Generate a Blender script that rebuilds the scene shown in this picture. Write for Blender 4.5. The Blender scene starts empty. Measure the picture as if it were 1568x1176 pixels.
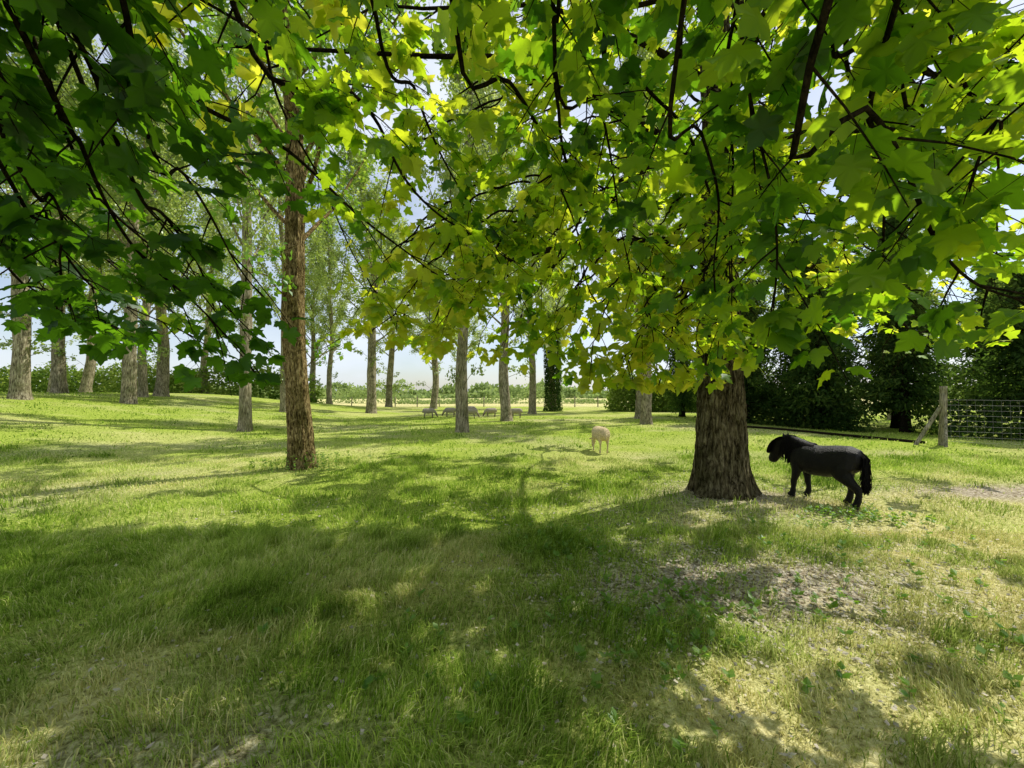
import bpy, math, numpy as np
rng=np.random.default_rng(11)
SUN_AZ=math.radians(58); SUN_EL=math.radians(52)
S=np.array([math.sin(SUN_AZ)*math.cos(SUN_EL),math.cos(SUN_AZ)*math.cos(SUN_EL),math.sin(SUN_EL)])
scene=bpy.context.scene
TAB=np.random.default_rng(3).random((256,256))
def vn(x,y,s=1.0,o=0):
    x=np.asarray(x,float)/s+o*17.3+1000; y=np.asarray(y,float)/s+o*9.1+1000
    xi=np.floor(x).astype(int); yi=np.floor(y).astype(int); fx=x-xi; fy=y-yi
    fx=fx*fx*(3-2*fx); fy=fy*fy*(3-2*fy)
    a=TAB[xi%256,yi%256]; b=TAB[(xi+1)%256,yi%256]; c=TAB[xi%256,(yi+1)%256]; d=TAB[(xi+1)%256,(yi+1)%256]
    return (a*(1-fx)+b*fx)*(1-fy)+(c*(1-fx)+d*fx)*fy
def ss(a,b,x):
    t=np.clip((np.asarray(x,float)-a)/(b-a),0,1); return t*t*(3-2*t)
def G(x,y):
    x=np.asarray(x,float); y=np.asarray(y,float)
    h=1.62*ss(8,26,-x)*(1-ss(30,48,y))*ss(-10,12,y)
    h=h+(vn(x,y,1.7,1)-.5)*.05+(vn(x,y,6,2)-.5)*.10*ss(6,12,np.hypot(x,y))
    return h
def dryf(x,y):
    x=np.asarray(x,float); y=np.asarray(y,float)
    u=x/np.maximum(y,.5)
    n=vn(x,y,.9,5)*.6+vn(x,y,.28,6)*.4
    d=.03+.32*ss(.48,.82,n)
    z=ss(.3,.9,u+(n-.5)*.6)*(1-ss(5,8,y))
    d=d+z*.65*(.45+n)
    d=d+ss(.5,.8,vn(x,y,3.1,8))*.3
    bl=ss(.4,1.1,-u)*(1-ss(2.0,3.0,y))*.4
    d=d+bl*(.3+n)
    d=np.where(y>47,.85+.15*n,d)
    return np.clip(d,0,1)
def soilf(x,y):
    x=np.asarray(x,float); y=np.asarray(y,float)
    n=vn(x,y,.35,11)*.5+vn(x,y,.12,12)*.5
    s=np.exp(-(((x-1.85)/1.4)**2+((y-3.4)/.7)**2))*1.05
    s=s+np.exp(-(((x-8.4)/2.0)**2+((y-6.5)/.5)**2))*1.6
    s=s+np.exp(-(((x-3.34)/1.0)**2+((y-6.3)/.9)**2))*.8
    s=s+np.exp(-(((x+1.5)/1.0)**2+((y-1.8)/.45)**2))*.6
    s=s+.3*ss(.58,.9,vn(x,y,2.2,14))
    return np.clip(s*(.35+1.1*n),0,1)

class MB:
    def __init__(s): s.V=[];s.L=[];s.C=[];s.M=[];s.A=[];s.D=[];s.S=[];s.n=0
    def add(s,V,F,mat=0,attr=0.,smooth=False,dry=0.):
        V=np.asarray(V,float); F=np.asarray(F,int)
        s.V.append(V); s.L.append((F+s.n).ravel()); s.C.append(np.full(len(F),F.shape[1])); s.M.append(np.full(len(F),mat))
        s.S.append(np.full(len(F),smooth)); s.A.append(np.broadcast_to(np.asarray(attr,float),(len(V),)).copy())
        s.D.append(np.broadcast_to(np.asarray(dry,float),(len(V),)).copy()); s.n+=len(V)
    def mesh(s,name,mats):
        V=np.concatenate(s.V);L=np.concatenate(s.L);C=np.concatenate(s.C);M=np.concatenate(s.M);Sm=np.concatenate(s.S)
        me=bpy.data.meshes.new(name)
        me.vertices.add(len(V)); me.vertices.foreach_set('co',V.ravel().astype(np.float32))
        me.loops.add(len(L)); me.loops.foreach_set('vertex_index',L.astype(np.int32))
        me.polygons.add(len(C)); st=np.concatenate([[0],np.cumsum(C)[:-1]])
        me.polygons.foreach_set('loop_start',st.astype(np.int32))
        for m in mats: me.materials.append(m)
        me.polygons.foreach_set('material_index',M.astype(np.int32))
        me.polygons.foreach_set('use_smooth',Sm.astype(bool))
        for nm,arr in (('rnd',s.A),('dry',s.D)):
            a=me.attributes.new(nm,'FLOAT','POINT'); a.data.foreach_set('value',np.concatenate(arr).astype(np.float32))
        me.update(calc_edges=True); 
        return me
    def obj(s,name,mats,loc=(0,0,0)):
        o=bpy.data.objects.new(name,s.mesh(name,mats)); scene.collection.objects.link(o); o.location=loc; return o
def inst(name,me,loc,rot=0,sc=(1,1,1),tilt=(0,0)):
    o=bpy.data.objects.new(name,me); scene.collection.objects.link(o); o.location=loc; o.rotation_euler=(tilt[0],tilt[1],rot); o.scale=sc; return o
def nrm(a): return a/np.maximum(np.linalg.norm(a,axis=-1,keepdims=True),1e-9)
def cr(pts,step=.1):
    P=np.asarray(pts,float); P=np.vstack([2*P[0]-P[1],P,2*P[-1]-P[-2]]); out=[]
    for i in range(1,len(P)-2):
        n=max(2,int(np.linalg.norm(P[i+1]-P[i])/step)); t=np.linspace(0,1,n,endpoint=False)[:,None]
        a,b,c,d=P[i-1],P[i],P[i+1],P[i+2]
        out.append(.5*((2*b)+(-a+c)*t+(2*a-5*b+4*c-d)*t*t+(-a+3*b-3*c+d)*t**3))
    out.append(P[-2][None]); return np.vstack(out)
def tube(mb,pts,rad,sides=5,mat=0,smooth=True,attr=0.):
    P=np.asarray(pts,float); n=len(P); R=np.broadcast_to(np.asarray(rad,float),(n,))
    T=nrm(np.gradient(P,axis=0)); m=T.mean(0); ref=np.array([0,0,1.]) if abs(m[2])<.8*np.linalg.norm(m)+1e-9 else np.array([1.,0,0])
    A=nrm(np.cross(T,ref)); B=np.cross(T,A)
    th=np.arange(sides)/sides*2*math.pi
    V=(P[:,None]+R[:,None,None]*(np.cos(th)[None,:,None]*A[:,None]+np.sin(th)[None,:,None]*B[:,None])).reshape(-1,3)
    i=np.arange(n-1)[:,None]*sides; j=np.arange(sides)[None]; k=(j+1)%sides
    F=np.stack([i+j,i+k,i+sides+k,i+sides+j],-1).reshape(-1,4)
    mb.add(V,F,mat,attr,smooth)
def trunk(mb,pts,radf,flare=.2,fh=.4,lobes=5,sides=48,rough=.02,mat=0,step=.07,ph=0.,fine=0.):
    P=cr(pts,step); n=len(P); z=P[:,2]-P[0,2]; th=np.arange(sides)/sides*2*math.pi
    R=np.array([radf(v) for v in z])[:,None]+flare*np.exp(-z/fh)[:,None]*(1+.5*np.cos(lobes*th+ph)+.3*np.cos((lobes-2)*th+1+ph))[None]
    zz,tt=np.meshgrid(z,th,indexing='ij')
    c,s_=np.cos(tt),np.sin(tt)
    nz=vn(c*9+s_*3+ph,s_*9+zz*1.2,1,21)-.5+ .5*(vn(c*22,s_*22+zz*3,1,22)-.5)
    big=vn(c*2.3+zz*.4,s_*2.3+zz*.9,1,24)-.5
    R=R+nz*rough+big*rough*2.2
    if fine:
        wob=(vn(tt*3,zz*2.2,1,25)-.5)*1.6+(vn(tt*9,zz*6,1,26)-.5)*.6
        rid=np.abs(np.sin((tt+wob*.22)*17))*ss(.15,.5,vn(tt*11+wob,zz*7,1,27)+.15); R=R+fine*(rid-.6)
    V=np.stack([P[:,0][:,None]+R*c,P[:,1][:,None]+R*s_,np.repeat(P[:,2][:,None],sides,1)],-1).reshape(-1,3)
    i=np.arange(n-1)[:,None]*sides; j=np.arange(sides)[None]; k=(j+1)%sides
    F=np.stack([i+j,i+k,i+sides+k,i+sides+j],-1).reshape(-1,4)
    mb.add(V,F,mat,0,True)
# leaf templates
half=[(0,0),(.15,-.10),(.30,-.10),(.42,-.04),(.37,.10),(.44,.20),(.50,.30),(.60,.47),(.46,.47),(.38,.53),(.27,.50),(.25,.62),(.27,.74),(.16,.80),(.10,.92),(0,1.08)]
def mk_leaf(h,c=(0,.33)):
    o=list(h)+[(-x,y) for x,y in h[-2:0:-1]]
    V=np.array([c]+o); z=-.10*np.abs(V[:,0])*1.6-.22*(V[:,1]-.35)**2+.05*np.sin(V[:,0]*17+V[:,1]*9); z[0]=.02
    T=np.column_stack([V,z]); n=len(o)
    F=np.array([(0,1+i,1+(i+1)%n) for i in range(n)]); return T,F
LEAF_HI=mk_leaf(half)
LEAF_LO=mk_leaf([(0,0),(.36,-.06),(.36,.18),(.58,.46),(.28,.50),(.22,.78),(0,1.05)])
QUAD=(np.array([(0,0,0),(.38,.45,-.06),(0,1,0.02),(-.38,.45,-.06)]),np.array([(0,1,2,3)]))
SPR=(np.array([(0,0,0),(.16,.4,-.03),(0,1,0.0),(-.16,.4,-.03)]),np.array([(0,1,2,3)]))
def leaves(mb,tmpl,pos,dr,no,size,mat,attr=None,smooth=False,ns=1.,am=None,aa=0.):
    T,F=tmpl; n=len(pos)
    if n==0: return
    dr=nrm(dr); sd=nrm(np.cross(dr,no)); no=np.cross(sd,dr); size=np.broadcast_to(size,(n,))[:,None,None]
    V=pos[:,None]+size*(T[None,:,0:1]*sd[:,None]+T[None,:,1:2]*dr[:,None]+T[None,:,2:3]*no[:,None])
    FF=(F[None]+np.arange(n)[:,None,None]*len(T)).reshape(-1,F.shape[1])
    if attr is None: attr=np.clip(.6*rng.random(n)+.55*vn(pos[:,0]+pos[:,2]*.7,pos[:,1]+pos[:,2]*.5,ns,90)-.08+aa,0,1)
    if am is not None: attr=attr*am
    mb.add(V.reshape(-1,3),FF,mat,np.repeat(attr,len(T)),smooth)
# ---------- materials
def mat(name):
    m=bpy.data.materials.new(name); m.use_nodes=True; nt=m.node_tree; nt.nodes.clear(); return m,nt,nt.nodes,nt.links
def N(nt,t,**k):
    n=nt.nodes.new(t)
    for a,b in k.items(): setattr(n,a,b)
    return n
def ramp(nt,stops):
    r=nt.nodes.new('ShaderNodeValToRGB'); e=r.color_ramp.elements
    while len(e)<len(stops): e.new(.5)
    for x,(p,c) in zip(e,stops): x.position=p; x.color=(*c,1)
    return r
def leafmat(name,cols,tcols,tf=.5,gl=.06,rough=.4):
    m,nt,nd,lk=mat(name)
    at=N(nt,'ShaderNodeAttribute',attribute_name='rnd')
    k=len(cols)-1
    r1=ramp(nt,[(i/k,c) for i,c in enumerate(cols)]); r2=ramp(nt,[(i/k,c) for i,c in enumerate(tcols)])
    lk.new(at.outputs['Fac'],r1.inputs[0]); lk.new(at.outputs['Fac'],r2.inputs[0])
    d=N(nt,'ShaderNodeBsdfDiffuse'); t=N(nt,'ShaderNodeBsdfTranslucent'); g=N(nt,'ShaderNodeBsdfGlossy'); g.inputs['Roughness'].default_value=rough; g.inputs['Color'].default_value=(.8,.85,.8,1)
    lk.new(r1.outputs[0],d.inputs[0]); lk.new(r2.outputs[0],t.inputs[0])
    a=N(nt,'ShaderNodeMixShader'); a.inputs[0].default_value=tf; lk.new(d.outputs[0],a.inputs[1]); lk.new(t.outputs[0],a.inputs[2])
    o=N(nt,'ShaderNodeOutputMaterial')
    if gl>0:
        b=N(nt,'ShaderNodeMixShader'); b.inputs[0].default_value=gl; lk.new(a.outputs[0],b.inputs[1]); lk.new(g.outputs[0],b.inputs[2]); lk.new(b.outputs[0],o.inputs[0])
    else: lk.new(a.outputs[0],o.inputs[0])
    return m
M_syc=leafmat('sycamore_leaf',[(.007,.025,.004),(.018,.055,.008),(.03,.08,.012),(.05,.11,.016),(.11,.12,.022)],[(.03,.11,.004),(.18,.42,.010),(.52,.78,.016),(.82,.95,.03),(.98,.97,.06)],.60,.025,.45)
M_pop=leafmat('poplar_leaf',[(.10,.16,.035),(.18,.24,.05),(.30,.35,.13)],[(.32,.47,.06),(.54,.68,.10),(.72,.80,.22)],.48,.07,.4)
M_dark=leafmat('conifer_leaf',[(.015,.035,.010),(.035,.065,.018),(.10,.14,.035)],[(.06,.12,.02),(.14,.26,.03),(.36,.5,.06)],.38,0)
M_hedge=leafmat('hedge_leaf',[(.05,.10,.018),(.11,.17,.03),(.24,.30,.07)],[(.18,.34,.04),(.36,.5,.06),(.55,.65,.12)],.4,0)
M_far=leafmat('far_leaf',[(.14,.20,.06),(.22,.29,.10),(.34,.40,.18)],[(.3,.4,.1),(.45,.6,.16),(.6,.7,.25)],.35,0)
M_weed=leafmat('weed_leaf',[(.06,.15,.02),(.10,.20,.025),(.16,.25,.05)],[(.25,.5,.03),(.4,.65,.04),(.6,.75,.07)],.45,.04,.4)
def bark(name,c1,c2,c3,sc=1.,bump=.6,stretch=.18,moss=(.5,.55,.42)):
    m,nt,nd,lk=mat(name)
    tc=N(nt,'ShaderNodeTexCoord'); mp=N(nt,'ShaderNodeMapping'); mp.inputs['Scale'].default_value=(1,1,stretch); lk.new(tc.outputs['Object'],mp.inputs['Vector'])
    n=N(nt,'ShaderNodeTexNoise'); n.inputs['Scale'].default_value=26*sc; n.inputs['Detail'].default_value=5; n.inputs['Roughness'].default_value=.7; n.inputs['Distortion'].default_value=.6
    n2=N(nt,'ShaderNodeTexNoise'); n2.inputs['Scale'].default_value=2.2*sc; n2.inputs['Detail'].default_value=3
    lk.new(mp.outputs[0],n.inputs['Vector']); lk.new(tc.outputs['Object'],n2.inputs['Vector'])
    r=ramp(nt,[(.38,c1),(.5,c2),(.64,c3)]); lk.new(n.outputs['Fac'],r.inputs[0])
    mi=N(nt,'ShaderNodeMixRGB',blend_type='MULTIPLY'); mi.inputs[0].default_value=.85; rr=ramp(nt,[(.35,moss),(.6,(1,1,1))]); lk.new(n2.outputs['Fac'],rr.inputs[0]); lk.new(r.outputs[0],mi.inputs[1]); lk.new(rr.outputs[0],mi.inputs[2])
    b=N(nt,'ShaderNodeBump'); b.inputs['Strength'].default_value=bump; b.inputs['Distance'].default_value=.08; lk.new(n.outputs['Fac'],b.inputs['Height'])
    p=N(nt,'ShaderNodeBsdfDiffuse'); lk.new(mi.outputs[0],p.inputs['Color']); lk.new(b.outputs[0],p.inputs['Normal'])
    o=N(nt,'ShaderNodeOutputMaterial'); lk.new(p.outputs[0],o.inputs[0]); return m
M_bs=bark('sycamore_bark',(.025,.02,.012),(.13,.105,.06),(.32,.27,.17),.9,1.,.25,(.35,.38,.28))
M_bb=bark('brown_bark',(.05,.034,.016),(.28,.20,.09),(.64,.49,.25),1.2,1.,.3,(.4,.42,.3))
M_bp=bark('poplar_bark',(.09,.075,.05),(.32,.27,.18),(.55,.49,.36),.9,.7)
M_tw=bark('twig_bark',(.008,.007,.005),(.02,.016,.011),(.04,.03,.022),2,.2)
M_wood=bark('fence_wood',(.12,.10,.07),(.34,.29,.22),(.5,.45,.36),1.5,.5,.1)
def simple(name,c,rough=.6,metal=0.,nsc=30,var=.3,bump=.1,bd=.01,spec=.5):
    m,nt,nd,lk=mat(name); tc=N(nt,'ShaderNodeTexCoord'); n=N(nt,'ShaderNodeTexNoise'); n.inputs['Scale'].default_value=nsc; n.inputs['Detail'].default_value=4; lk.new(tc.outputs['Object'],n.inputs['Vector'])
    r=ramp(nt,[(.3,tuple(x*(1-var) for x in c)),(.7,tuple(x*(1+var) for x in c))]); lk.new(n.outputs['Fac'],r.inputs[0])
    b=N(nt,'ShaderNodeBump'); b.inputs['Strength'].default_value=bump; b.inputs['Distance'].default_value=bd; lk.new(n.outputs['Fac'],b.inputs['Height'])
    p=N(nt,'ShaderNodeBsdfPrincipled'); p.inputs['Roughness'].default_value=rough; p.inputs['Metallic'].default_value=metal; p.inputs['Specular IOR Level'].default_value=spec
    lk.new(r.outputs[0],p.inputs['Base Color']); lk.new(b.outputs[0],p.inputs['Normal'])
    o=N(nt,'ShaderNodeOutputMaterial'); lk.new(p.outputs[0],o.inputs[0]); return m
M_coat=simple('pony_coat',(.006,.005,.0045),.46,0,90,.4,1.,.012,.2)
M_hair=simple('pony_hair',(.005,.004,.004),.6,0,60,.4,.2,.004,.12)
M_wool=simple('cream_wool',(.66,.52,.32),.95,0,38,.3,1.,.04,.1)
M_wool2=simple('shaded_wool',(.36,.31,.25),.95,0,38,.25,1.,.03,.1)  # far sheep: shade put into the fleece colour as grey
M_face=simple('sheep_skin',(.16,.12,.09),.8,0,20,.2,.1)
M_wire=simple('wire',(.22,.22,.21),.7,.3,20,.1,0)
M_lit=simple('litter',(.42,.37,.29),.9,0,9,.5,.1)
# ground
def groundmat():
    m,nt,nd,lk=mat('meadow_ground'); ge=N(nt,'ShaderNodeNewGeometry')
    at=N(nt,'ShaderNodeAttribute',attribute_name='dry'); a2=N(nt,'ShaderNodeAttribute',attribute_name='rnd')
    def noi(s,d=4,r=.65):
        n=N(nt,'ShaderNodeTexNoise'); n.inputs['Scale'].default_value=s; n.inputs['Detail'].default_value=d; n.inputs['Roughness'].default_value=r; lk.new(ge.outputs['Position'],n.inputs['Vector']); return n
    n2=noi(24,4,.7)
    g=ramp(nt,[(.3,(.06,.10,.014)),(.5,(.27,.36,.045)),(.68,(.52,.58,.12))]); lk.new(n2.outputs['Fac'],g.inputs[0])
    d=ramp(nt,[(.3,(.20,.17,.06)),(.5,(.58,.52,.23)),(.68,(.82,.75,.42))]); lk.new(n2.outputs['Fac'],d.inputs[0])
    s=ramp(nt,[(.35,(.10,.075,.045)),(.5,(.36,.30,.21)),(.65,(.70,.62,.50))]); lk.new(n2.outputs['Fac'],s.inputs[0])
    m1=N(nt,'ShaderNodeMixRGB'); lk.new(at.outputs['Fac'],m1.inputs[0]); lk.new(g.outputs[0],m1.inputs[1]); lk.new(d.outputs[0],m1.inputs[2])
    m2=N(nt,'ShaderNodeMixRGB'); lk.new(a2.outputs['Fac'],m2.inputs[0]); lk.new(m1.outputs[0],m2.inputs[1]); lk.new(s.outputs[0],m2.inputs[2])
    b=N(nt,'ShaderNodeBump'); b.inputs['Strength'].default_value=.8; b.inputs['Distance'].default_value=.05; lk.new(n2.outputs['Fac'],b.inputs['Height'])
    p=N(nt,'ShaderNodeBsdfDiffuse'); lk.new(m2.outputs[0],p.inputs['Color']); lk.new(b.outputs[0],p.inputs['Normal'])
    o=N(nt,'ShaderNodeOutputMaterial'); lk.new(p.outputs[0],o.inputs[0]); return m
def grassmat():
    m,nt,nd,lk=mat('grass_blades'); at=N(nt,'ShaderNodeAttribute',attribute_name='dry'); a2=N(nt,'ShaderNodeAttribute',attribute_name='rnd')
    g=ramp(nt,[(0,(.08,.17,.012)),(.5,(.26,.41,.035)),(1,(.58,.68,.13))]); lk.new(a2.outputs['Fac'],g.inputs[0])
    d=ramp(nt,[(0,(.42,.40,.11)),(.5,(.70,.64,.28)),(1,(.92,.85,.50))]); lk.new(a2.outputs['Fac'],d.inputs[0])
    m1=N(nt,'ShaderNodeMixRGB'); lk.new(at.outputs['Fac'],m1.inputs[0]); lk.new(g.outputs[0],m1.inputs[1]); lk.new(d.outputs[0],m1.inputs[2])
    di=N(nt,'ShaderNodeBsdfDiffuse'); t=N(nt,'ShaderNodeBsdfTranslucent')
    hs=N(nt,'ShaderNodeHueSaturation'); hs.inputs['Value'].default_value=1.15; lk.new(m1.outputs[0],hs.inputs['Color'])
    lk.new(m1.outputs[0],di.inputs[0]); lk.new(hs.outputs[0],t.inputs[0])
    a=N(nt,'ShaderNodeMixShader'); a.inputs[0].default_value=.42; lk.new(di.outputs[0],a.inputs[1]); lk.new(t.outputs[0],a.inputs[2])
    o=N(nt,'ShaderNodeOutputMaterial'); lk.new(a.outputs[0],o.inputs[0]); return m
# ---------- ground mesh
t=np.linspace(-1,1,401); gx=np.sinh(t*5.2)/np.sinh(5.2)*700; t2=np.linspace(-.55,1,380); gy=3+np.sinh(t2*5.6)/np.sinh(5.6)*1300
X,Y=np.meshgrid(gx,gy,indexing='ij'); V=np.stack([X,Y,G(X,Y)],-1).reshape(-1,3); ny=len(gy)
i=np.arange(len(gx)-1)[:,None]*ny; j=np.arange(ny-1)[None]; F=np.stack([i+j,i+ny+j,i+ny+j+1,i+j+1],-1).reshape(-1,4)
mb=MB(); mb.add(V,F,0,soilf(V[:,0],V[:,1]),True,dryf(V[:,0],V[:,1])); mb.obj('ground',[groundmat()])
# ---------- grass
mb=MB()
def blades(n,d0,d1,h,w,um=1.6):
    y=np.sqrt(rng.random(n)*(d1**2-d0**2)+d0**2); x=(rng.random(n)*2-1)*(um*y+.6)
    cl=vn(x,y,.14 if d1<7 else .5,31); tuft=ss(.6,.85,vn(x,y,.4,36))
    so=soilf(x,y); dr=dryf(x,y)
    k=(rng.random(n)<(.30+.95*cl)*(1-.85*so)*(1-.3*dr))&(np.hypot(x-3.34,y-6.4)>.62)&(np.hypot(x+4.42,y-8.4)>.33); x,y,cl,so,dr,tuft=x[k],y[k],cl[k],so[k],dr[k],tuft[k]; n=len(x)
    H=h*(.5+.9*rng.random(n))*(.45+1.*cl)*(1-.45*dr)*(.65+.6*vn(x,y,1.3,33)+.65*tuft); W=w*(.6+.8*rng.random(n))
    az=rng.random(n)*3.9+vn(x,y,.5,37)*6.283; lean=.25+.75*rng.random(n); dx,dy=np.cos(az),np.sin(az); az2=az+1.57+rng.normal(0,.6,n); sx,sy=np.cos(az2)*W,np.sin(az2)*W
    z=G(x,y)-.005; b=np.stack([x,y,z],-1); s=np.stack([sx,sy,0*sx],-1); D=np.stack([dx,dy,0*dx],-1)
    m=b+D*(H*lean*.35)[:,None]; m[:,2]+=H*.62; tp=b+D*(H*lean*1.05)[:,None]; tp[:,2]+=H*(1.05-.35*lean)
    V=np.stack([b-s,b+s,m+s*.8,m-s*.8,tp],1).reshape(-1,3); o=np.arange(n)[:,None]*5
    c=np.clip(dr*.9+(rng.random(n)<.10+.3*dr)*.7,0,1)*(rng.random(n)<.92)*(1-.6*tuft); a=np.clip(rng.random(n)*.8+.55*vn(x,y,1.1,35)-.14-.15*tuft,0,1)  # tall tufts get a darker green, shade put into the blade colour
    mb.add(V,o+np.array([[0,1,2,3]]),0,np.repeat(a,5),False,np.repeat(c,5))
    off=mb.n-len(V); mb.L.append((o+np.array([[3,2,4]])+off).ravel()); mb.C.append(np.full(n,3)); mb.M.append(np.zeros(n,int)); mb.S.append(np.zeros(n,bool))
blades(280000,1.0,4.6,.085,.0026)
blades(150000,4.4,10,.07,.005)
blades(70000,9.5,26,.06,.012,1.4)
mb.obj('grass',[grassmat()])
# ---------- litter & weeds
mb=MB(); n=10000
x=np.concatenate([rng.normal(1.85,1.1,n//2),rng.normal(3.2,1.3,n//4),rng.uniform(-4,5,n//4)]); y=np.concatenate([rng.normal(3.4,.75,n//2),rng.normal(6.0,1.0,n//4),rng.uniform(1.3,6,n//4)])
p=np.stack([x,y,G(x,y)+.01+rng.random(len(x))*.025],-1); a=rng.random(len(x))*6.283
leaves(mb,QUAD,p,np.stack([np.cos(a),np.sin(a),rng.normal(0,.3,len(a))],-1),np.array([0,0,1.])+rng.normal(0,.35,(len(a),3)),.012+.028*rng.random(len(a)),0)
mb.obj('leaf_litter',[M_lit])
mb=MB()
def weed(cx,cy,r,n,h):
    for _ in range(n):
        x=rng.normal(cx,r); y=rng.normal(cy,r*.7)
        if y<1.2: continue
        z=float(G(x,y)); k=rng.integers(5,10); a=rng.random(k)*6.283; zz=rng.random(k)*h
        tube(mb,[(x,y,z),(x,y,z+h*.9)],[.002,.001],3,0)
        leaves(mb,QUAD,np.stack([np.full(k,x),np.full(k,y),z+zz+.01],-1),np.stack([np.cos(a),np.sin(a),.5+0*a],-1),np.array([0,0,1.])+rng.normal(0,.2,(k,3)),(.03+.035*rng.random(k)),0)
for c in [(.35,4.2,.35,55,.11),(1.3,3.1,.3,40,.08),(1.0,2.9,.3,30,.08),(2.1,3.0,.4,25,.07),(.9,2.3,.35,18,.06),(4.2,5.0,.3,35,.10),(4.7,4.9,.4,30,.08),(-.5,2.4,.6,20,.06),(2.6,2.5,.4,20,.07),(-4.0,8.3,.35,60,.35),(-5.0,8.2,.3,25,.2),(3.1,4.0,.8,40,.08)]: weed(*c)
mb.obj('nettle_patch',[M_weed])
# ---------- crown gaps cut along the sun direction to shape light patches on the ground
def keep(p):
    g=p[:,:2]-S[:2]/S[2]*p[:,2:3]; x,y=g[:,0],g[:,1]; u=x/np.maximum(y,.4)
    w=np.full(len(x),.24)
    w=np.where((u<-.45)&(y<4.6),.20,w)
    w=np.where((y>4.6)&(y<9),.52,w); w=np.where(y>=9,.6,w)
    w=np.where((u<-.55)&(y>4.8)&(y<8.5),.97,w)
    w=np.where((u>.36)&(y<2.9),.88,w); w=np.where((u>.62)&(y<5.4),.9,w); w=np.where((u>.05)&(u<.62)&(y>2.9)&(y<4.4),.40,w)
    w=np.where((u>-.9)&(u<-.5)&(y>2.0)&(y<3.2),.58,w); w=np.where((u<-.9)&(y<2.0),.5,w); w=np.where((u>-.25)&(u<.2)&(y>2.2)&(y<3.2),.40,w)
    w=np.where((y<.8),.3,w)
    n=vn(x,y,.9,41)*.34+vn(x,y,.34,42)*.66
    thr=.5+(w-.5)*.66
    return (n>thr)|(rng.random(len(x))<.008)
# ---------- sycamore
def crown(mb,cx,cy,z0,z1,nl,R,nsub,ntw,nlf,zmin,extra=None,seed=0,size=(.12,.20)):
    P=[];D=[];
    for i in range(nl):
        t=i/(nl-1); z=z0+(z1-z0)*t; az=i*2.39996+seed+rng.normal(0,.15); L=R*(1-.55*t**1.5)*rng.uniform(.85,1.1); dh=np.array([math.cos(az),math.sin(az),0])
        side=np.array([-dh[1],dh[0],0]); rise=1.6+2.5*t; droop=2.9-1.2*t; bend=rng.normal(0,.8)
        tt=np.linspace(0,1,9)[:,None]; pts=np.array([cx,cy,z])+dh*L*tt+side*bend*tt**2+np.array([0,0,1])*(rise*tt-droop*tt**2)+rng.normal(0,.08,(9,3))*tt
        tube(mb,pts,np.linspace(.07-.02*t,.01,9),7,1)
        for k in range(nsub):
            q=.12+.88*(k+rng.random())/nsub; a=pts[min(int(q*8),7)]; f=q*8-int(q*8) if q<1 else 0; b=pts[min(int(q*8)+1,8)]; s=a+(b-a)*f
            sg=1 if k%2 else -1; l2=rng.uniform(.9,2.0)*(1.1-.45*q)*R/7; d2=nrm(dh*.7+side*sg*rng.uniform(.5,1.1)+np.array([0,0,rng.uniform(-.35,.5)]))
            t2=np.linspace(0,1,5)[:,None]; p2=s+d2*l2*t2+np.array([0,0,-.35])*t2**2*l2+rng.normal(0,.04,(5,3))*t2
            tube(mb,p2,np.linspace(.018,.005,5),4,1)
            for m in range(ntw):
                q2=.15+.85*(m+rng.random())/ntw; s2=p2[0]+(p2[-1]-p2[0])*q2; s2[2]=np.interp(q2,np.linspace(0,1,5),p2[:,2]); d3=nrm(d2*.6+rng.normal(0,.6,3)+np.array([0,0,-.2])); l3=rng.uniform(.3,.65)
                p3=s2+d3*l3*np.linspace(0,1,3)[:,None]+np.array([0,0,-.15])*np.linspace(0,1,3)[:,None]**2*l3
                tube(mb,p3,[.005,.004,.002],3,1)
                w=rng.random(nlf)[:,None]**.7; pp=p3[0]+(p3[2]-p3[0])*w; P.append(pp); D.append(np.broadcast_to(d3,pp.shape))
    P=np.vstack(P);D=np.vstack(D); n=len(P); off=rng.normal(0,1,(n,3)); off[:,2]*=.4; dr=nrm(D*.4+nrm(off)*.9+np.array([0,0,-.35])); P=P+dr*rng.uniform(.04,.13,n)[:,None]
    k=keep(P)&(P[:,2]>zmin+.5*(vn(P[:,0],P[:,1],.8,51)))&(np.linalg.norm(P-[0,0,1.6],axis=1)>1.5)
    if extra is not None: k&=extra(P)
    P,dr=P[k],dr[k]; n=len(P)
    leaves(mb,LEAF_LO,P,dr,np.array([0,0,1.])+rng.normal(0,.4,(n,3)),rng.uniform(*size,n),2,None,True,1.,None,.16)
    return n
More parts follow.
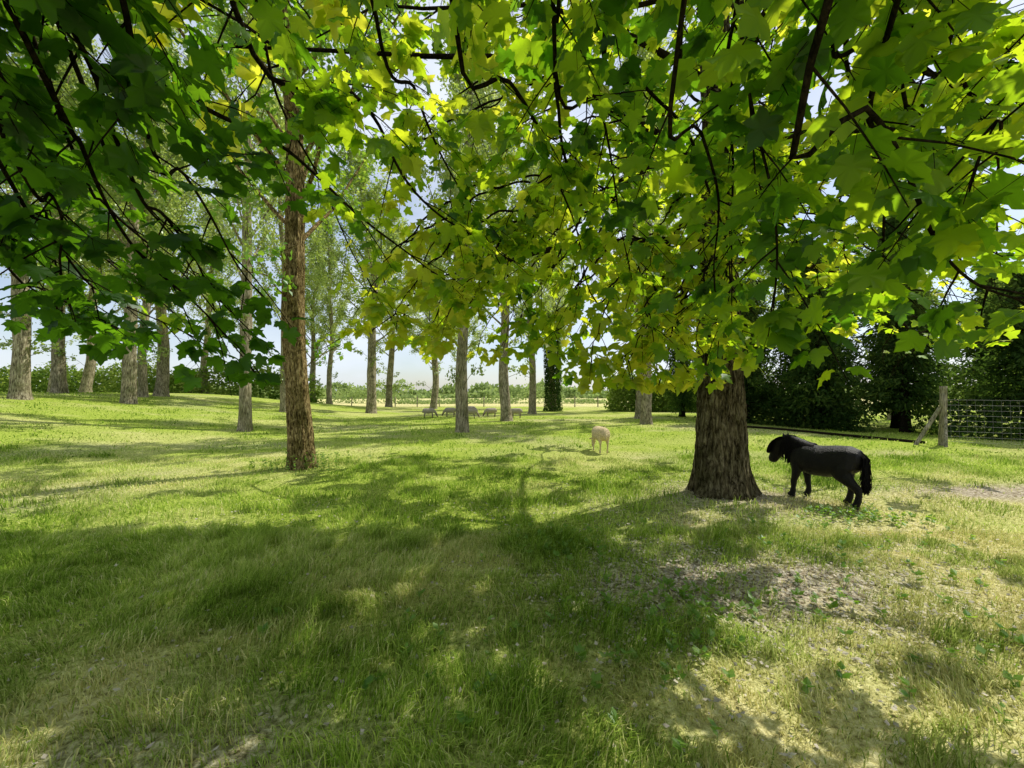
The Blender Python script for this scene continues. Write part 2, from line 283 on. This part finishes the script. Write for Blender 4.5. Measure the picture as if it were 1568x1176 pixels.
def sprays(mb,GU,T0,pn=.42,hi=True,pre=True,rad=(.016,.009,.003),seed0=0,msk=False,size=(.10,.17),pk=1.,aa=0.):
    P=[];D=[]
    for gi,g in enumerate(GU):
        g=np.array(g); first=g[0]
        if pre:
            az0=np.array([T0[0],T0[1],5.0+.10*gi]); mid=az0*.45+first*.55; mid[2]+=.7; pts=cr([az0,mid,*g],.07)
        else: pts=cr(g,.07)
        L=len(pts); s=np.linspace(0,1,L)
        pts=pts+np.stack([(vn(s*14,s*0+gi,1,60+seed0)-.5),(vn(s*14,s*0+gi,1,61+seed0)-.5),(vn(s*14,s*0+gi,1,62+seed0)-.5)],-1)*.12
        tube(mb,pts,np.interp(s,[0,.5,.75,1],[.05 if pre else rad[0],*rad]),6,1)
        i0=int(L*.40) if pre else int(L*.12); sg=1; Tn=nrm(np.gradient(pts,axis=0))
        for i in range(i0,L,1):
            if rng.random()<pn or i>L-3:
                sg=-sg; tg=Tn[i]; sd=nrm(np.cross(tg,[0,0,1.])+rng.normal(0,.05,3)); d=nrm(tg*.7+sd*sg*rng.uniform(.3,1.1)+np.array([0,0,rng.uniform(-.5,.25)])); l=rng.uniform(.15,.55)
                if i>L-3: d=tg; l=.15
                tt=np.linspace(0,1,4)[:,None]; p3=pts[i]+d*l*tt+np.array([0,0,-.25])*tt**2*l
                tube(mb,p3,[.0055,.0042,.0035,.002],4,1)
                nl=int(3+l*16); w=(.2+.8*rng.random(nl))[:,None]; P.append(p3[0]+(p3[-1]-p3[0])*w); D.append(np.broadcast_to(d,(nl,3)))
    P=np.vstack(P);D=np.vstack(D); n=len(P); off=rng.normal(0,1,(n,3)); off[:,2]*=.4
    dr=nrm(D*.5+nrm(off)*.9+np.array([0,0,-.4])); pet=rng.uniform(.04,.11,n)[:,None]
    Q=P+dr*pet; pkk=pk*(1-.24*ss(.8,1.6,-Q[:,0])); k=(Q[:,2]>1.68)&(np.linalg.norm(Q-[0,0,1.6],axis=1)>1.15)&(rng.random(n)<pkk)
    if msk: k&=keep(Q)|(Q[:,2]<2.5)
    P,Q,dr=P[k],Q[k],dr[k]; n=len(P)
    if hi:
        for a,b in zip(P,Q): tube(mb,[a,b],[.0014,.0011],3,1)
    am=1-.72*ss(.6,1.6,-Q[:,0])*(1-ss(3.2,4.5,Q[:,1]))-.28*ss(.3,1,Q[:,0])*(1-ss(2.6,3.6,Q[:,1]))  # darkens near leaf colour; on the left it is painted shade, for silhouettes
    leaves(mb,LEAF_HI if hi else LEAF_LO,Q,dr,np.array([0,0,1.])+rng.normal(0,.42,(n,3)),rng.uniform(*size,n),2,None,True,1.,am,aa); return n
mb=MB()
rf=lambda z:max(.05,.37-.022*z if z<8 else .19-.04*(z-8))
trunk(mb,[(3.34,6.4,-.12),(3.32,6.4,1.),(3.36,6.42,3),(3.4,6.5,6),(3.4,6.5,10)],rf,.20,.33,5,160,.035,0,.03,0.,.026)
print('crown leaves',crown(mb,3.38,6.45,3.7,10.5,22,7.6,12,7,12,2.3,None,.4))
FR=[]; r2=np.random.default_rng(5)
def fr(u,d,e,h=1.7):
    x=u*d; z=1.6+e*d; bx,by=3.4-x,6.5-d; l=math.hypot(bx,by)+1e-6; bx,by=bx/l*min(l*.8,1.9),by/l*min(l*.8,1.9)
    FR.append([(x+bx,d+by,z+h),(x+bx*.6,d+by*.6,z+h*.85),(x+bx*.2+r2.normal(0,.1),d+by*.2,z+h*.4),(x,d,z)])
for u,d,e in [(-.38,5.2,.20),(-.34,4.6,.24),(-.30,4.6,.17),(-.22,5.5,.15),(-.18,4.6,.19),(-.15,4.8,.14),(-.08,5.6,.12),(-.02,5.0,.13),(.02,4.5,.2),(.05,5.4,.12),(.10,4.6,.12),(.15,5.3,.06),(.20,4.4,.09),(.25,5.0,.04),(.29,4.3,.05),(.33,4.9,.02),(.37,4.2,.03),(.42,4.7,.05),(.48,4.3,.07),(.52,4.9,.08),(.58,4.4,.12),(.62,5.0,.18),(.70,4.5,.24),(.78,5.,.26),(.88,4.6,.26),(1.0,5.0,.24),(1.12,4.6,.26),(1.25,5,.24),(.45,5.4,.16),(.55,5.3,.2),(.50,4.6,.3),(.56,4.8,.42),(.44,5.0,.42),(.6,4.6,.55),(.5,5.,.6),(.35,5.,.3),(.2,5,.35),(.3,4.6,.5),(-.2,5.2,.4),(-.3,5,.5),(0,5,.4),(.1,4.8,.55),(-.1,5,.6),(.8,4.6,.45),(.95,4.8,.5),(.7,4.8,.6),(-.25,4.9,.28),(-.1,5.1,.25),(-.05,4.7,.35),(.12,5,.22)]: fr(u,d,e)
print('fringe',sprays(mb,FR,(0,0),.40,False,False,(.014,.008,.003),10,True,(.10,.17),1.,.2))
mb.obj('sycamore_tree',[M_bs,M_tw,M_syc])
# near tree behind the camera with drooping sprays
mb=MB(); T0=(.4,-3.6)
trunk(mb,[(T0[0],T0[1],-.1),(T0[0],T0[1],2),(T0[0]+.1,T0[1]+.1,5),(T0[0],T0[1],9)],lambda z:max(.05,.34-.03*z),.2,.35,5,40,.035,0,.1,2.)
crown(mb,T0[0],T0[1],4.3,9,9,6.2,8,5,12,3.6,lambda P:(P[:,2]>3.4+.55*np.maximum(P[:,1],0)),1.1)
GU=[[(-1.30,1.8,3.38),(-.95,2.2,3.34),(-.80,2.8,3.17),(-.36,3.4,3.0),(.1,4.0,2.8)],
[(-1.72,1.6,3.18),(-1.62,2.0,3.08),(-1.37,2.5,3.08),(-.86,3.2,2.82),(-.52,3.8,2.55)],
[(-1.88,1.5,2.93),(-2.1,1.9,2.81),(-2.24,2.3,2.47),(-2.06,2.6,2.16),(-1.84,2.8,1.82)],
[(-2.43,1.8,2.79),(-2.73,2.3,2.62),(-2.8,2.7,2.3),(-2.5,3.0,2.08)],
[(-3.04,2.2,2.58),(-3.09,2.6,2.25),(-3.07,3.1,2.08)],
[(-2.2,1.9,3.3),(-2.6,2.6,3.1),(-2.75,3.2,2.75),(-2.75,3.6,2.4)],
[(-1.9,1.8,2.9),(-2.0,2.3,2.6),(-2.15,2.8,2.3),(-2.0,3.1,2.05)],
[(-2.9,2.3,3.1),(-3.2,2.7,2.8),(-3.5,3.1,2.5),(-3.4,3.4,2.25)],
[(-2.5,2.2,3.1),(-2.5,2.5,2.8),(-2.4,2.9,2.5),(-2.35,3.2,2.2)],
[(-1.6,1.7,2.9),(-1.75,2.1,2.75),(-1.8,2.5,2.5),(-1.75,2.9,2.3)],
[(-3.3,2.4,3.0),(-3.7,2.9,2.7),(-3.9,3.4,2.4)],
[(-2.1,1.6,2.75),(-2.4,2.0,2.6),(-2.6,2.3,2.35),(-2.7,2.5,2.15)],
[(-.28,2.0,3.57),(-.05,2.3,3.49),(.26,2.8,3.35),(.50,3.2,3.03),(.67,3.5,2.53),(.92,3.7,2.28)],
[(.53,2.2,3.77),(.88,2.6,3.61),(1.36,3.0,3.53),(1.82,3.4,3.12),(1.98,3.6,2.5),(1.8,3.7,2.0)],
[(1.0,1.6,3.1),(1.08,1.7,2.92),(1.2,1.8,2.58),(1.30,1.9,2.23),(1.33,1.95,2.08)],
[(.92,1.2,2.61),(1.19,1.35,2.56),(1.51,1.5,2.42),(1.75,1.6,2.26),(2.05,1.75,2.12),(2.45,1.9,2.05)],
[(2.0,1.4,2.9),(1.67,1.35,2.58),(1.66,1.4,2.42)],
[(-.95,2.6,4.17),(-.76,3.2,4.02),(-.55,4,3.84),(-.18,4.6,3.27),(.13,4.8,2.64)],
[(-1.9,3,4.46),(-2.03,3.6,4.09),(-1.96,4.2,3.6),(-1.69,4.6,3.0),(-1.45,4.8,2.5)],
[(1.86,2.2,3.77),(2.63,2.6,3.65),(3.42,3,3.33),(4.1,3.3,2.8)],
[(1.22,2.8,4.18),(1.9,3.4,4.0),(2.6,4.0,3.5),(3.1,4.3,2.9)],
[(.37,3,3.82),(.84,3.5,3.33),(1.25,3.8,2.67),(1.40,3.9,1.95)],
[(1.3,1.5,3.3),(1.8,1.9,3.2),(2.4,2.3,2.9),(2.9,2.6,2.5)],
[(-3.2,2.4,3.6),(-3.8,3.2,3.4),(-4.1,4.0,2.9),(-3.9,4.5,2.5)],
[(1.2,2.2,3.6),(1.5,2.7,3.3),(1.7,3.1,2.8),(1.75,3.2,2.3)],
[(1.4,1.5,3.0),(1.9,1.9,2.8),(2.3,2.4,2.5),(2.6,2.8,2.3)],
[(.7,1.5,3.0),(.95,1.9,2.9),(1.2,2.3,2.6),(1.4,2.6,2.35)],
[(1.8,1.6,3.4),(2.4,2.1,3.3),(3.1,2.5,3.1),(3.6,2.9,2.8)],
[(2.2,1.9,3.7),(2.9,2.5,3.8),(3.8,3.0,3.7),(4.4,3.6,3.3)],
[(.2,1.9,3.5),(.5,2.4,3.4),(.75,2.9,3.1),(.95,3.2,2.7)]]
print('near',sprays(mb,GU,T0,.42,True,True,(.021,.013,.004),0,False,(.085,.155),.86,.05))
mb.obj('sycamore_tree',[M_bs,M_tw,M_syc])
# ---------- poplars
def poplar(seed,H=20,r0=.3,cz=5.5,nl=34,per=90,cr_=3.4,leafm=M_pop,barkm=M_bp,low=6,bend=.3,size=(.10,.19),fl=.12,fine=0.,sd=20,stp=.25):
    global rng; keep_=rng; rng=np.random.default_rng(seed); mb=MB()
    ax=[(0,0,-.15)]+[(rng.normal(0,bend)*z/H,rng.normal(0,bend)*z/H,z) for z in (3,7,11,15,H)]
    trunk(mb,ax,lambda z:max(.02,r0*(1-z/H)**.75+.01),r0*.35,.3,4,sd,.03,0,stp,seed,fine)
    A=np.array(ax); P=[];D=[]
    for i in range(nl+low):
        if i<nl: t=i/nl; z=cz+(H-1-cz)*t; L=cr_*(1-.65*t)*rng.uniform(.7,1.15); el=.75+.5*t
        else: t=0; z=rng.uniform(1.8,cz); L=rng.uniform(.3,1.1); el=.4
        az=i*2.39996+rng.normal(0,.4); c=np.array([np.interp(z,A[:,2],A[:,0]),np.interp(z,A[:,2],A[:,1]),z])
        d=np.array([math.cos(az)*math.cos(el),math.sin(az)*math.cos(el),math.sin(el)]); tt=np.linspace(0,1,6)[:,None]; pts=c+d*L*1.5*tt+np.array([0,0,.5])*tt**2*L*.5+rng.normal(0,.1,(6,3))*tt
        tube(mb,pts,np.linspace(r0*.22*(1-.6*t) if i<nl else .015,.01,6),5,0)
        ns=7 if i<nl else 2
        for k in range(ns):
            q=.25+.75*(k+rng.random())/ns; s=np.array([np.interp(q*5,range(6),pts[:,m]) for m in range(3)]); d2=nrm(d*.5+rng.normal(0,.6,3)+[0,0,.1]); l2=rng.uniform(.5,1.3) if i<nl else .3
            e=s+d2*l2; tube(mb,[s,(s+e)/2+rng.normal(0,.05,3),e],[.012,.008,.004],3,0)
            npr=per if i<nl else 25; w=rng.random(npr)[:,None]; P.append(s+(e-s)*w+rng.normal(0,.16 if i<nl else .1,(npr,3))); D.append(np.broadcast_to(d2,(npr,3)))
    P=np.vstack(P); n=len(P); dr=rng.normal(0,1,(n,3))+[0,0,-.5]; 
    leaves(mb,QUAD,P,dr,rng.normal(0,1,(n,3))+[0,0,.5],rng.uniform(*size,n),1)
    rng=keep_; return mb.mesh('poplar_mesh',[barkm,leafm])
VAR=[poplar(101+i,H=19+i*1.2,cz=4.6+i*.5,bend=.35) for i in range(4)]
TREES=[(-2.0,16,.5),(-.33,22.7,.62),(-10.8,30.5,.75),(-13.6,44,.8),(-7.9,40,.75),(1.5,30,.55),(-10.7,16,.36),(-19,19.7,.6),(-21.3,23,.42),(-21.7,24.6,.68),(-25,22,.6),(-21,17,.62),(-20,40,.6),(-17.4,38,.5),(6.9,20.5,.55),(7.8,24.5,.5),
 (-30,28,.6),(-33,21,.6),(-29,17,.6),(-14,24.5,.45),(-27,35,.6),(-6,48,.6),(5,44,.5),(-38,33,.7),(12,36,.5),(18,30,.6),(23,24,.6)]  # last right-hand trees are added to throw shadow stripes over the meadow
for i,(x,y,d) in enumerate(TREES):
    zs=rng.uniform(.85,1.05); k=min(max(d/.62,.75),1.25); inst('poplar_tree',VAR[i%4],(x,y,float(G(x,y))-.02),rng.random()*6.28,(k,k,zs),(rng.normal(0,.015),rng.normal(0,.015)))
me=poplar(77,H=15,r0=.235,cz=4.6,nl=28,per=90,cr_=3.4,leafm=M_weed,barkm=M_bb,low=3,bend=.15,size=(.09,.16),fl=.1,fine=.012,sd=80,stp=.06)
inst('ash_tree',me,(-4.42,8.4,float(G(-4.42,8.4))),.7,(1,1,1),(0,-.06))
me2=poplar(78,H=17,r0=.3,cz=6,nl=22,per=60,cr_=2.5,low=0); o=inst('ivy_clad_tree',me2,(3.5,34.5,0),0)
mb=MB(); n=7000; z=rng.uniform(0,9,n); a=rng.random(n)*6.283; r=(.36+.25*rng.random(n)+.45*vn(a*2,z,1,71))*(1-.03*z); P=np.stack([r*np.cos(a),r*np.sin(a),z],-1)
leaves(mb,QUAD,P,np.stack([np.cos(a),np.sin(a),-1+0*a],-1),np.stack([np.cos(a),np.sin(a),.6+0*a],-1)+rng.normal(0,.3,(n,3)),.18,0); iv=mb.obj('ivy',[M_dark]); iv.parent=o
# ---------- conifers / dark wood
def conifer(seed,H=9,R=2.6,z0=.9,n=12000):
    global rng; kp=rng; rng=np.random.default_rng(seed); mb=MB()
    trunk(mb,[(0,0,-.2),(.1,0,3),(0,.1,6),(0,0,H)],lambda z:max(.02,.24*(1-z/H)),.1,.3,4,14,.03,0,.3)
    P=[];D=[]; nb=70
    for i in range(nb):
        t=(i/nb); z=z0+(H-z0)*t; az=i*2.4+rng.normal(0,.3); L=R*(1-t)**.7*rng.uniform(.4,1.3)*(0.75+.25*math.sin(az*2+seed)); d=np.array([math.cos(az),math.sin(az),.25]); tt=np.linspace(0,1,5)[:,None]; pts=np.array([0,0,z])+d*L*tt+np.array([0,0,-.35])*L*tt**2
        tube(mb,pts,np.linspace(.035,.006,5),4,0); m=n//nb; w=rng.random(m)**.6
        p=np.stack([np.interp(w*4,range(5),pts[:,c]) for c in range(3)],-1); sp=.12+.20*w[:,None]; P.append(p+rng.normal(0,1,(m,3))*sp*[1,1,.7]); D.append(np.broadcast_to(d,(m,3)))
    P=np.vstack(P);D=np.vstack(D); n=len(P)
    leaves(mb,SPR,P,D*.5+rng.normal(0,.5,(n,3))+[0,0,-.6],rng.normal(0,1,(n,3)),rng.uniform(.18,.36,n),1); rng=kp
    return mb.mesh('cypress_mesh',[M_tw,M_dark])
CV=[conifer(5),conifer(6,8,2.9,1.4),conifer(7,10,2.4,.8)]
for i,(x,y,s) in enumerate([(14.2,18.5,.9),(16.3,16.5,.8),(15.4,21.5,1.),(12.6,21.5,.85),(18.3,14.2,.75),(17.9,18.5,1.),(21.5,12.6,.75),(14.5,25,1.),(11.5,27,.8),(25,11.6,.9),(23,19,.9),(18.5,23,.9)]):
    inst('cypress_tree',CV[i%3],(x,y,float(G(x,y))),i*1.3,(s,s,s))
# ---------- hedges
def hedge(name,pts,w,h,n,size,m,seed=0,gap=0.):
    mb=MB(); P=cr(pts,1.); k=rng.integers(0,len(P)-1,n); f=rng.random(n)[:,None]; c=P[k]*(1-f)+P[k+1]*f; a=rng.random(n)*math.pi; rr=np.sqrt(rng.random(n))**.5
    hh=h*(.6+.8*vn(c[:,0],c[:,1],h*.9,80+seed)); hh*=(.85+.3*vn(c[:,0],c[:,1],h*.25,81+seed))
    if gap: hh*=.2+.9*ss(gap-.15,gap+.15,vn(c[:,0],c[:,1],h*1.6,83+seed))
    x=c[:,0]+np.cos(a)*rr*w*.2+rng.normal(0,w*.12,n); y=c[:,1]+np.cos(a)*rr*w+rng.normal(0,w*.08,n); z=G(x,y)+np.sin(a)*rr*hh
    nn=np.stack([0*a,np.cos(a),np.sin(a)],-1)+rng.normal(0,.6,(n,3))
    leaves(mb,QUAD,np.stack([x,y,z],-1),rng.normal(0,1,(n,3)),nn,size*rng.uniform(.6,1.3,n),0,None,False,h*.5); return mb.obj(name,[m])
hedge('hedge',[(-60,38,0),(-40,36,0),(-28,35,0),(-19,38,0)],1.6,2.5,22000,.26,M_hedge,1)
hedge('hedge',[(9,37,0),(13,35,0),(18,33,0)],1.6,2.6,14000,.24,M_hedge,2)
hedge('bramble_bush',[(11.5,24,0),(13.5,21,0),(14.6,17,0)],1.1,1.7,10000,.16,M_dark,3)
hedge('bramble_bush',[(16,15.5,0),(19,13,0),(23,10.5,0)],1.0,1.5,8000,.15,M_dark,4)
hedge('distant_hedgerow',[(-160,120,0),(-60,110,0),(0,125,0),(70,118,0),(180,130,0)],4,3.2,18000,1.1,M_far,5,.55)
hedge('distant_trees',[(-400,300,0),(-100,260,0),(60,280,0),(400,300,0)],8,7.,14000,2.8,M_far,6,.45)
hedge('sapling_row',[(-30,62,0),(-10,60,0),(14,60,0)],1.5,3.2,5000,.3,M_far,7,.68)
# ---------- fences
def fence(a,b,step,h,wires=4,mesh=False,pr=.045):
    mb=MB(); a=np.array(a,float); b=np.array(b,float); L=np.linalg.norm(b-a); n=int(L/step)+1
    for i in range(n):
        p=a+(b-a)*min(1,i*step/L); z=float(G(p[0],p[1])); lx,ly=rng.normal(0,.03,2); zt=h*rng.uniform(.95,1.05)
        q=cr([(p[0],p[1],z-.2),(p[0]+lx/2,p[1]+ly/2,z+zt/2),(p[0]+lx,p[1]+ly,z+zt)],.3); tube(mb,np.vstack([q,q[-1]+[0,0,.015]]),[pr*1.05]*(len(q)-1)+[pr,.006],8,0)
    for k in range(wires):
        t=np.linspace(0,1,n*3); P=a[None]+(b-a)[None]*t[:,None]; zz=G(P[:,0],P[:,1])+.12+(h-.25)*k/(wires-1); tube(mb,np.column_stack([P,zz]),.0026 if mesh else .005,4,1)
    if mesh:
        for t in np.arange(0,L,.18):
            p=a+(b-a)*t/L; z=float(G(p[0],p[1])); tube(mb,[(p[0],p[1],z+.12),(p[0],p[1],z+h-.13)],.002,3,1)
    return mb
mb=fence((12.95,12.0),(20.5,8.6),2.0,1.5,9,True,.05)
z=float(G(12.95,12)); tube(mb,cr([(12.9,12,z-.2),(12.97,12,z+.9),(13.0,12,z+1.72),(13.0,12,z+1.74)],.2),.085,10,0)
tube(mb,cr([(12.3,12.2,z-.05),(12.92,12.02,z+1.15)],.2),.05,8,0); tube(mb,cr([(12.6,11.6,z-.05),(12.95,11.92,z+.85)],.2),.04,8,0)
mb.obj('wire_fence',[M_wood,M_wire])
fence((-24,47),(14,45),2.6,1.15,3,False,.06).obj('post_fence',[M_wood,M_wire])
mb=MB(); tube(mb,cr([(9.5,19.5,.06),(11,17.3,.09),(12.2,14.5,.06),(12.8,12.4,.06)],.3),.05,10,0); mb.obj('fallen_log',[M_tw])
# ---------- animals
def loft(mb,secs,side=(0,1,0),sides=16,mat=0):
    A=np.array(secs,float); C=A[:,:3]; T=nrm(np.gradient(C,axis=0)); sd=np.array(side,float); U=nrm(np.cross(T,sd)); Sd=nrm(np.cross(U,T))
    th=np.arange(sides)/sides*2*math.pi
    V=C[:,None]+A[:,3][:,None,None]*np.cos(th)[None,:,None]*Sd[:,None]+A[:,4][:,None,None]*np.sin(th)[None,:,None]*U[:,None]
    n=len(A); V=V.reshape(-1,3); i=np.arange(n-1)[:,None]*sides; j=np.arange(sides)[None]; k=(j+1)%sides
    F=np.stack([i+j,i+k,i+sides+k,i+sides+j],-1).reshape(-1,4)
    V=np.vstack([V,C[0]-T[0]*min(A[0,3:])*.4,C[-1]+T[-1]*min(A[-1,3:])*.4]); mb.add(V,F,mat,0,True)
    m=len(V); o=mb.n-m; jj=np.arange(sides); kk=(jj+1)%sides
    f=np.vstack([np.stack([kk,jj,np.full(sides,m-2)],-1),np.stack([jj+(n-1)*sides,kk+(n-1)*sides,np.full(sides,m-1)],-1)])+o
    mb.L.append(f.ravel()); mb.C.append(np.full(len(f),3)); mb.M.append(np.full(len(f),mat)); mb.S.append(np.full(len(f),True))
def remesh(o,vox,sm=6):
    r=o.modifiers.new('r','REMESH'); r.mode='VOXEL'; r.voxel_size=vox; r.use_smooth_shade=True
    s=o.modifiers.new('s','SMOOTH'); s.factor=.6; s.iterations=sm
def pony(loc,rot,sc=1.):
    E=bpy.data.objects.new('shetland_pony',None); scene.collection.objects.link(E); E.location=loc; E.rotation_euler=(0,0,rot); E.scale=(sc,)*3
    mb=MB(); hz=.07
    loft(mb,[(-.44,0,.60,.06,.07),(-.41,0,.60,.125,.13),(-.33,0,.60,.17,.175),(-.20,0,.57,.195,.20),(-.03,0,.535,.215,.21),(.12,0,.535,.205,.21),(.24,0,.56,.175,.20),(.33,0,.58,.14,.175),(.40,0,.585,.09,.12)],sides=24)
    loft(mb,[(.18,0,.60,.12,.16),(.30,0,.645,.11,.17),(.38,0,.69,.095,.155),(.45,0,.73,.08,.125),(.49,0,.755,.065,.095)])
    loft(mb,[(.46,0,.85-hz,.055,.06),(.50,0,.81-hz,.08,.105),(.54,0,.75-hz,.082,.115),(.58,0,.675-hz,.068,.095),(.62,0,.60-hz,.055,.075),(.65,0,.54-hz,.055,.066),(.66,0,.505-hz,.044,.048)])
    for s in (1,-1):
        loft(mb,[(.46,s*.05,.86-hz,.024,.018),(.465,s*.06,.90-hz,.028,.016),(.47,s*.062,.955-hz,.006,.005)],sides=8)
        fx=.05*s
        loft(mb,[(.26,s*.09,.60,.07,.11),(.27,s*.105,.46,.065,.085),(.265+fx*.3,s*.105,.36,.05,.06),(.275+fx*.7,s*.10,.25,.036,.042),(.28+fx*.8,s*.10,.21,.036,.042),(.275+fx,s*.10,.13,.027,.031),(.28+fx,s*.10,.085,.034,.038),(.29+fx,s*.10,.05,.036,.038),(.30+fx,s*.10,.025,.045,.05),(.305+fx,s*.10,.01,.048,.054)],sides=12)
        hx=-.08*s
        loft(mb,[(-.25,s*.09,.60,.09,.16),(-.23+hx*.2,s*.11,.48,.09,.15),(-.23+hx*.4,s*.115,.40,.068,.11),(-.29+hx*.7,s*.11,.31,.05,.066),(-.345+hx*.9,s*.105,.24,.038,.052),(-.345+hx,s*.10,.17,.029,.036),(-.33+hx,s*.10,.09,.035,.04),(-.315+hx,s*.10,.05,.036,.039),(-.305+hx,s*.10,.025,.045,.05),(-.30+hx,s*.10,.01,.048,.054)],sides=12)
    b=mb.obj('body',[M_coat]); b.parent=E; remesh(b,.009,5)
    mb=MB()
    for i in range(750):
        t=rng.random(); cx=.10+.37*t; c=np.array([cx,0,np.interp(cx,[.1,.18,.30,.38,.47],[.75,.76,.80,.835,.84])]); s=1 if rng.random()<.6 else -1; L=rng.uniform(.12,.32)
        w=.12-.035*t+rng.random()*.012; fw=rng.normal(-.01,.025)
        tube(mb,cr([c+[0,0,-.02],c+[fw*.3,s*.035,.010],c+[fw*.6,s*w*.9,-.06],c+[fw,s*(w+.015),-.06-L*.5],c+[fw*1.5,s*(w+.012+rng.normal(0,.012)),-.06-L]],.06),.0048,3)
    for i in range(260):
        a=max(-.07,min(.07,rng.normal(0,.032))); o=rng.random()*.012; k=rng.uniform(.4,1)
        tube(mb,cr([(.44,a*.5,.88-hz),(.52,a,.885-hz),(.605+o,a*1.15,.82-hz),(.655+o,a*1.3,.74-hz),(.66+.03*k+o,a*1.3,.74-hz-.12*k)],.05),.0045,3)
    o=mb.obj('mane',[M_hair]); o.parent=E
    mb=MB()
    for i in range(300):
        y=rng.normal(0,.018); p=np.array([-.41,y*.6,.69+rng.normal(0,.012)]); r=rng.random(); q=np.array([-.465+rng.normal(0,.010),y*1.4,.62]); m=np.array([-.465+rng.normal(0,.014),y*2.0,.45]); e=np.array([-.44-.03*r+rng.normal(0,.02),y*2.4,rng.uniform(.18,.38)])
        tube(mb,cr([p,q,m,e],.07),.0045,3,0)
    o=mb.obj('tail',[M_hair]); o.parent=E; return E
pony((4.56,5.86,float(G(4.56,5.86))+.01),math.radians(118),1.08)
def sheep(loc,rot,m,graze=True,sc=1.,seed=0):
    E=bpy.data.objects.new('sheep',None); scene.collection.objects.link(E); E.location=loc; E.rotation_euler=(0,0,rot); E.scale=(sc,)*3
    mb=MB()
    loft(mb,[(-.42,0,.50,.07,.08),(-.38,0,.49,.14,.14),(-.28,0,.48,.17,.175),(-.05,0,.46,.19,.19),(.15,0,.47,.175,.18),(.28,0,.49,.13,.15),(.35,0,.50,.08,.10)],sides=20)
    nk=[(.25,0,.50,.10,.12),(.37,0,.42,.085,.10),(.45,0,.32,.065,.075),(.49,0,.26,.05,.06)]; hd=[(.46,0,.29,.05,.05),(.50,0,.22,.06,.065),(.54,0,.13,.045,.048),(.57,0,.07,.034,.035)]
    loft(mb,nk)
    for s in (1,-1):
        loft(mb,[(-.27,s*.09,.42,.075,.10),(-.27,s*.095,.32,.05,.07),(-.31,s*.095,.24,.03,.035),(-.30,s*.095,.22,.028,.032)],sides=10); loft(mb,[(.22,s*.09,.42,.06,.08),(.22,s*.095,.30,.035,.045),(.22,s*.095,.24,.028,.03)],sides=10)
    loft(mb,[(-.40,0,.52,.03,.03),(-.445,0,.45,.03,.03),(-.44,0,.34,.022,.022)],sides=8)
    b=mb.obj('fleece',[m]); b.parent=E; remesh(b,.016,3)
    mb=MB(); loft(mb,hd,sides=12); h0=hd[0]
    for s in (1,-1):
        loft(mb,[(h0[0]+.02,s*.05,h0[2],.015,.02),(h0[0]+.01,s*.11,h0[2]-.005,.012,.024),(h0[0],s*.15,h0[2]-.02,.004,.006)],side=(1,0,0),sides=8)
        loft(mb,[(-.31,s*.095,.25,.027,.03),(-.31,s*.095,.20,.022,.026),(-.29,s*.095,.08,.018,.02),(-.28,s*.095,.03,.024,.028),(-.275,s*.095,.0,.024,.03)],sides=8); loft(mb,[(.22,s*.095,.27,.027,.03),(.225,s*.095,.17,.022,.024),(.22,s*.095,.07,.017,.019),(.23,s*.095,.03,.023,.027),(.235,s*.095,0,.024,.03)],sides=8)
    b=mb.obj('face_and_legs',[m if m is M_wool else M_face]); b.parent=E; remesh(b,.009,2)
sheep((2.42,11.0,float(G(2.42,11))+.02),math.radians(97),M_wool,True,1.06)
for x,y,r,g in [(-5.3,25.5,20,True),(-4.1,26.3,170,True),(-2.6,25.2,10,True),(-1.4,26.2,200,True),(.25,25.0,160,True),(-3.0,29,0,True)]: sheep((x,y,float(G(x,y))),math.radians(r),M_wool2,g,.95)
# ---------- light / camera
w=bpy.data.worlds.new('World'); scene.world=w; w.use_nodes=True; nt=w.node_tree; bg=nt.nodes['Background']; sk=nt.nodes.new('ShaderNodeTexSky'); sk.sky_type='NISHITA'; sk.sun_disc=False; sk.sun_elevation=SUN_EL; sk.sun_rotation=SUN_AZ; sk.dust_density=1.; sk.air_density=1.
tc=nt.nodes.new('ShaderNodeTexCoord'); mp=nt.nodes.new('ShaderNodeMapping'); mp.inputs['Scale'].default_value=(1,1,2.2); nz=nt.nodes.new('ShaderNodeTexNoise'); nz.inputs['Scale'].default_value=2.2; nz.inputs['Detail'].default_value=6
nt.links.new(tc.outputs['Generated'],mp.inputs[0]); nt.links.new(mp.outputs[0],nz.inputs['Vector'])
rr=ramp(nt,[(.36,(.22,.22,.22)),(.62,(.95,.95,.95))]); nt.links.new(nz.outputs['Fac'],rr.inputs[0])
mx=nt.nodes.new('ShaderNodeMixRGB'); mx.inputs[2].default_value=(6.3,6.8,7.6,1); nt.links.new(rr.outputs[0],mx.inputs[0]); nt.links.new(sk.outputs[0],mx.inputs[1]); nt.links.new(mx.outputs[0],bg.inputs[0]); bg.inputs[1].default_value=.145
sl=bpy.data.lights.new('sun','SUN'); sl.energy=5; sl.angle=math.radians(.5); sl.color=(1,.96,.86); so=bpy.data.objects.new('sun',sl); scene.collection.objects.link(so)
from mathutils import Vector
so.rotation_euler=Vector(S).to_track_quat('Z','Y').to_euler()
cd=bpy.data.cameras.new('camera'); cd.lens=14; cd.sensor_width=36; cd.clip_start=.05; cd.clip_end=5000; co=bpy.data.objects.new('camera',cd); scene.collection.objects.link(co); co.location=(0,0,1.6); co.rotation_euler=(math.radians(91.3),0,0); scene.camera=co
scene.view_settings.view_transform='Standard'; scene.view_settings.look='None'; scene.view_settings.exposure=0
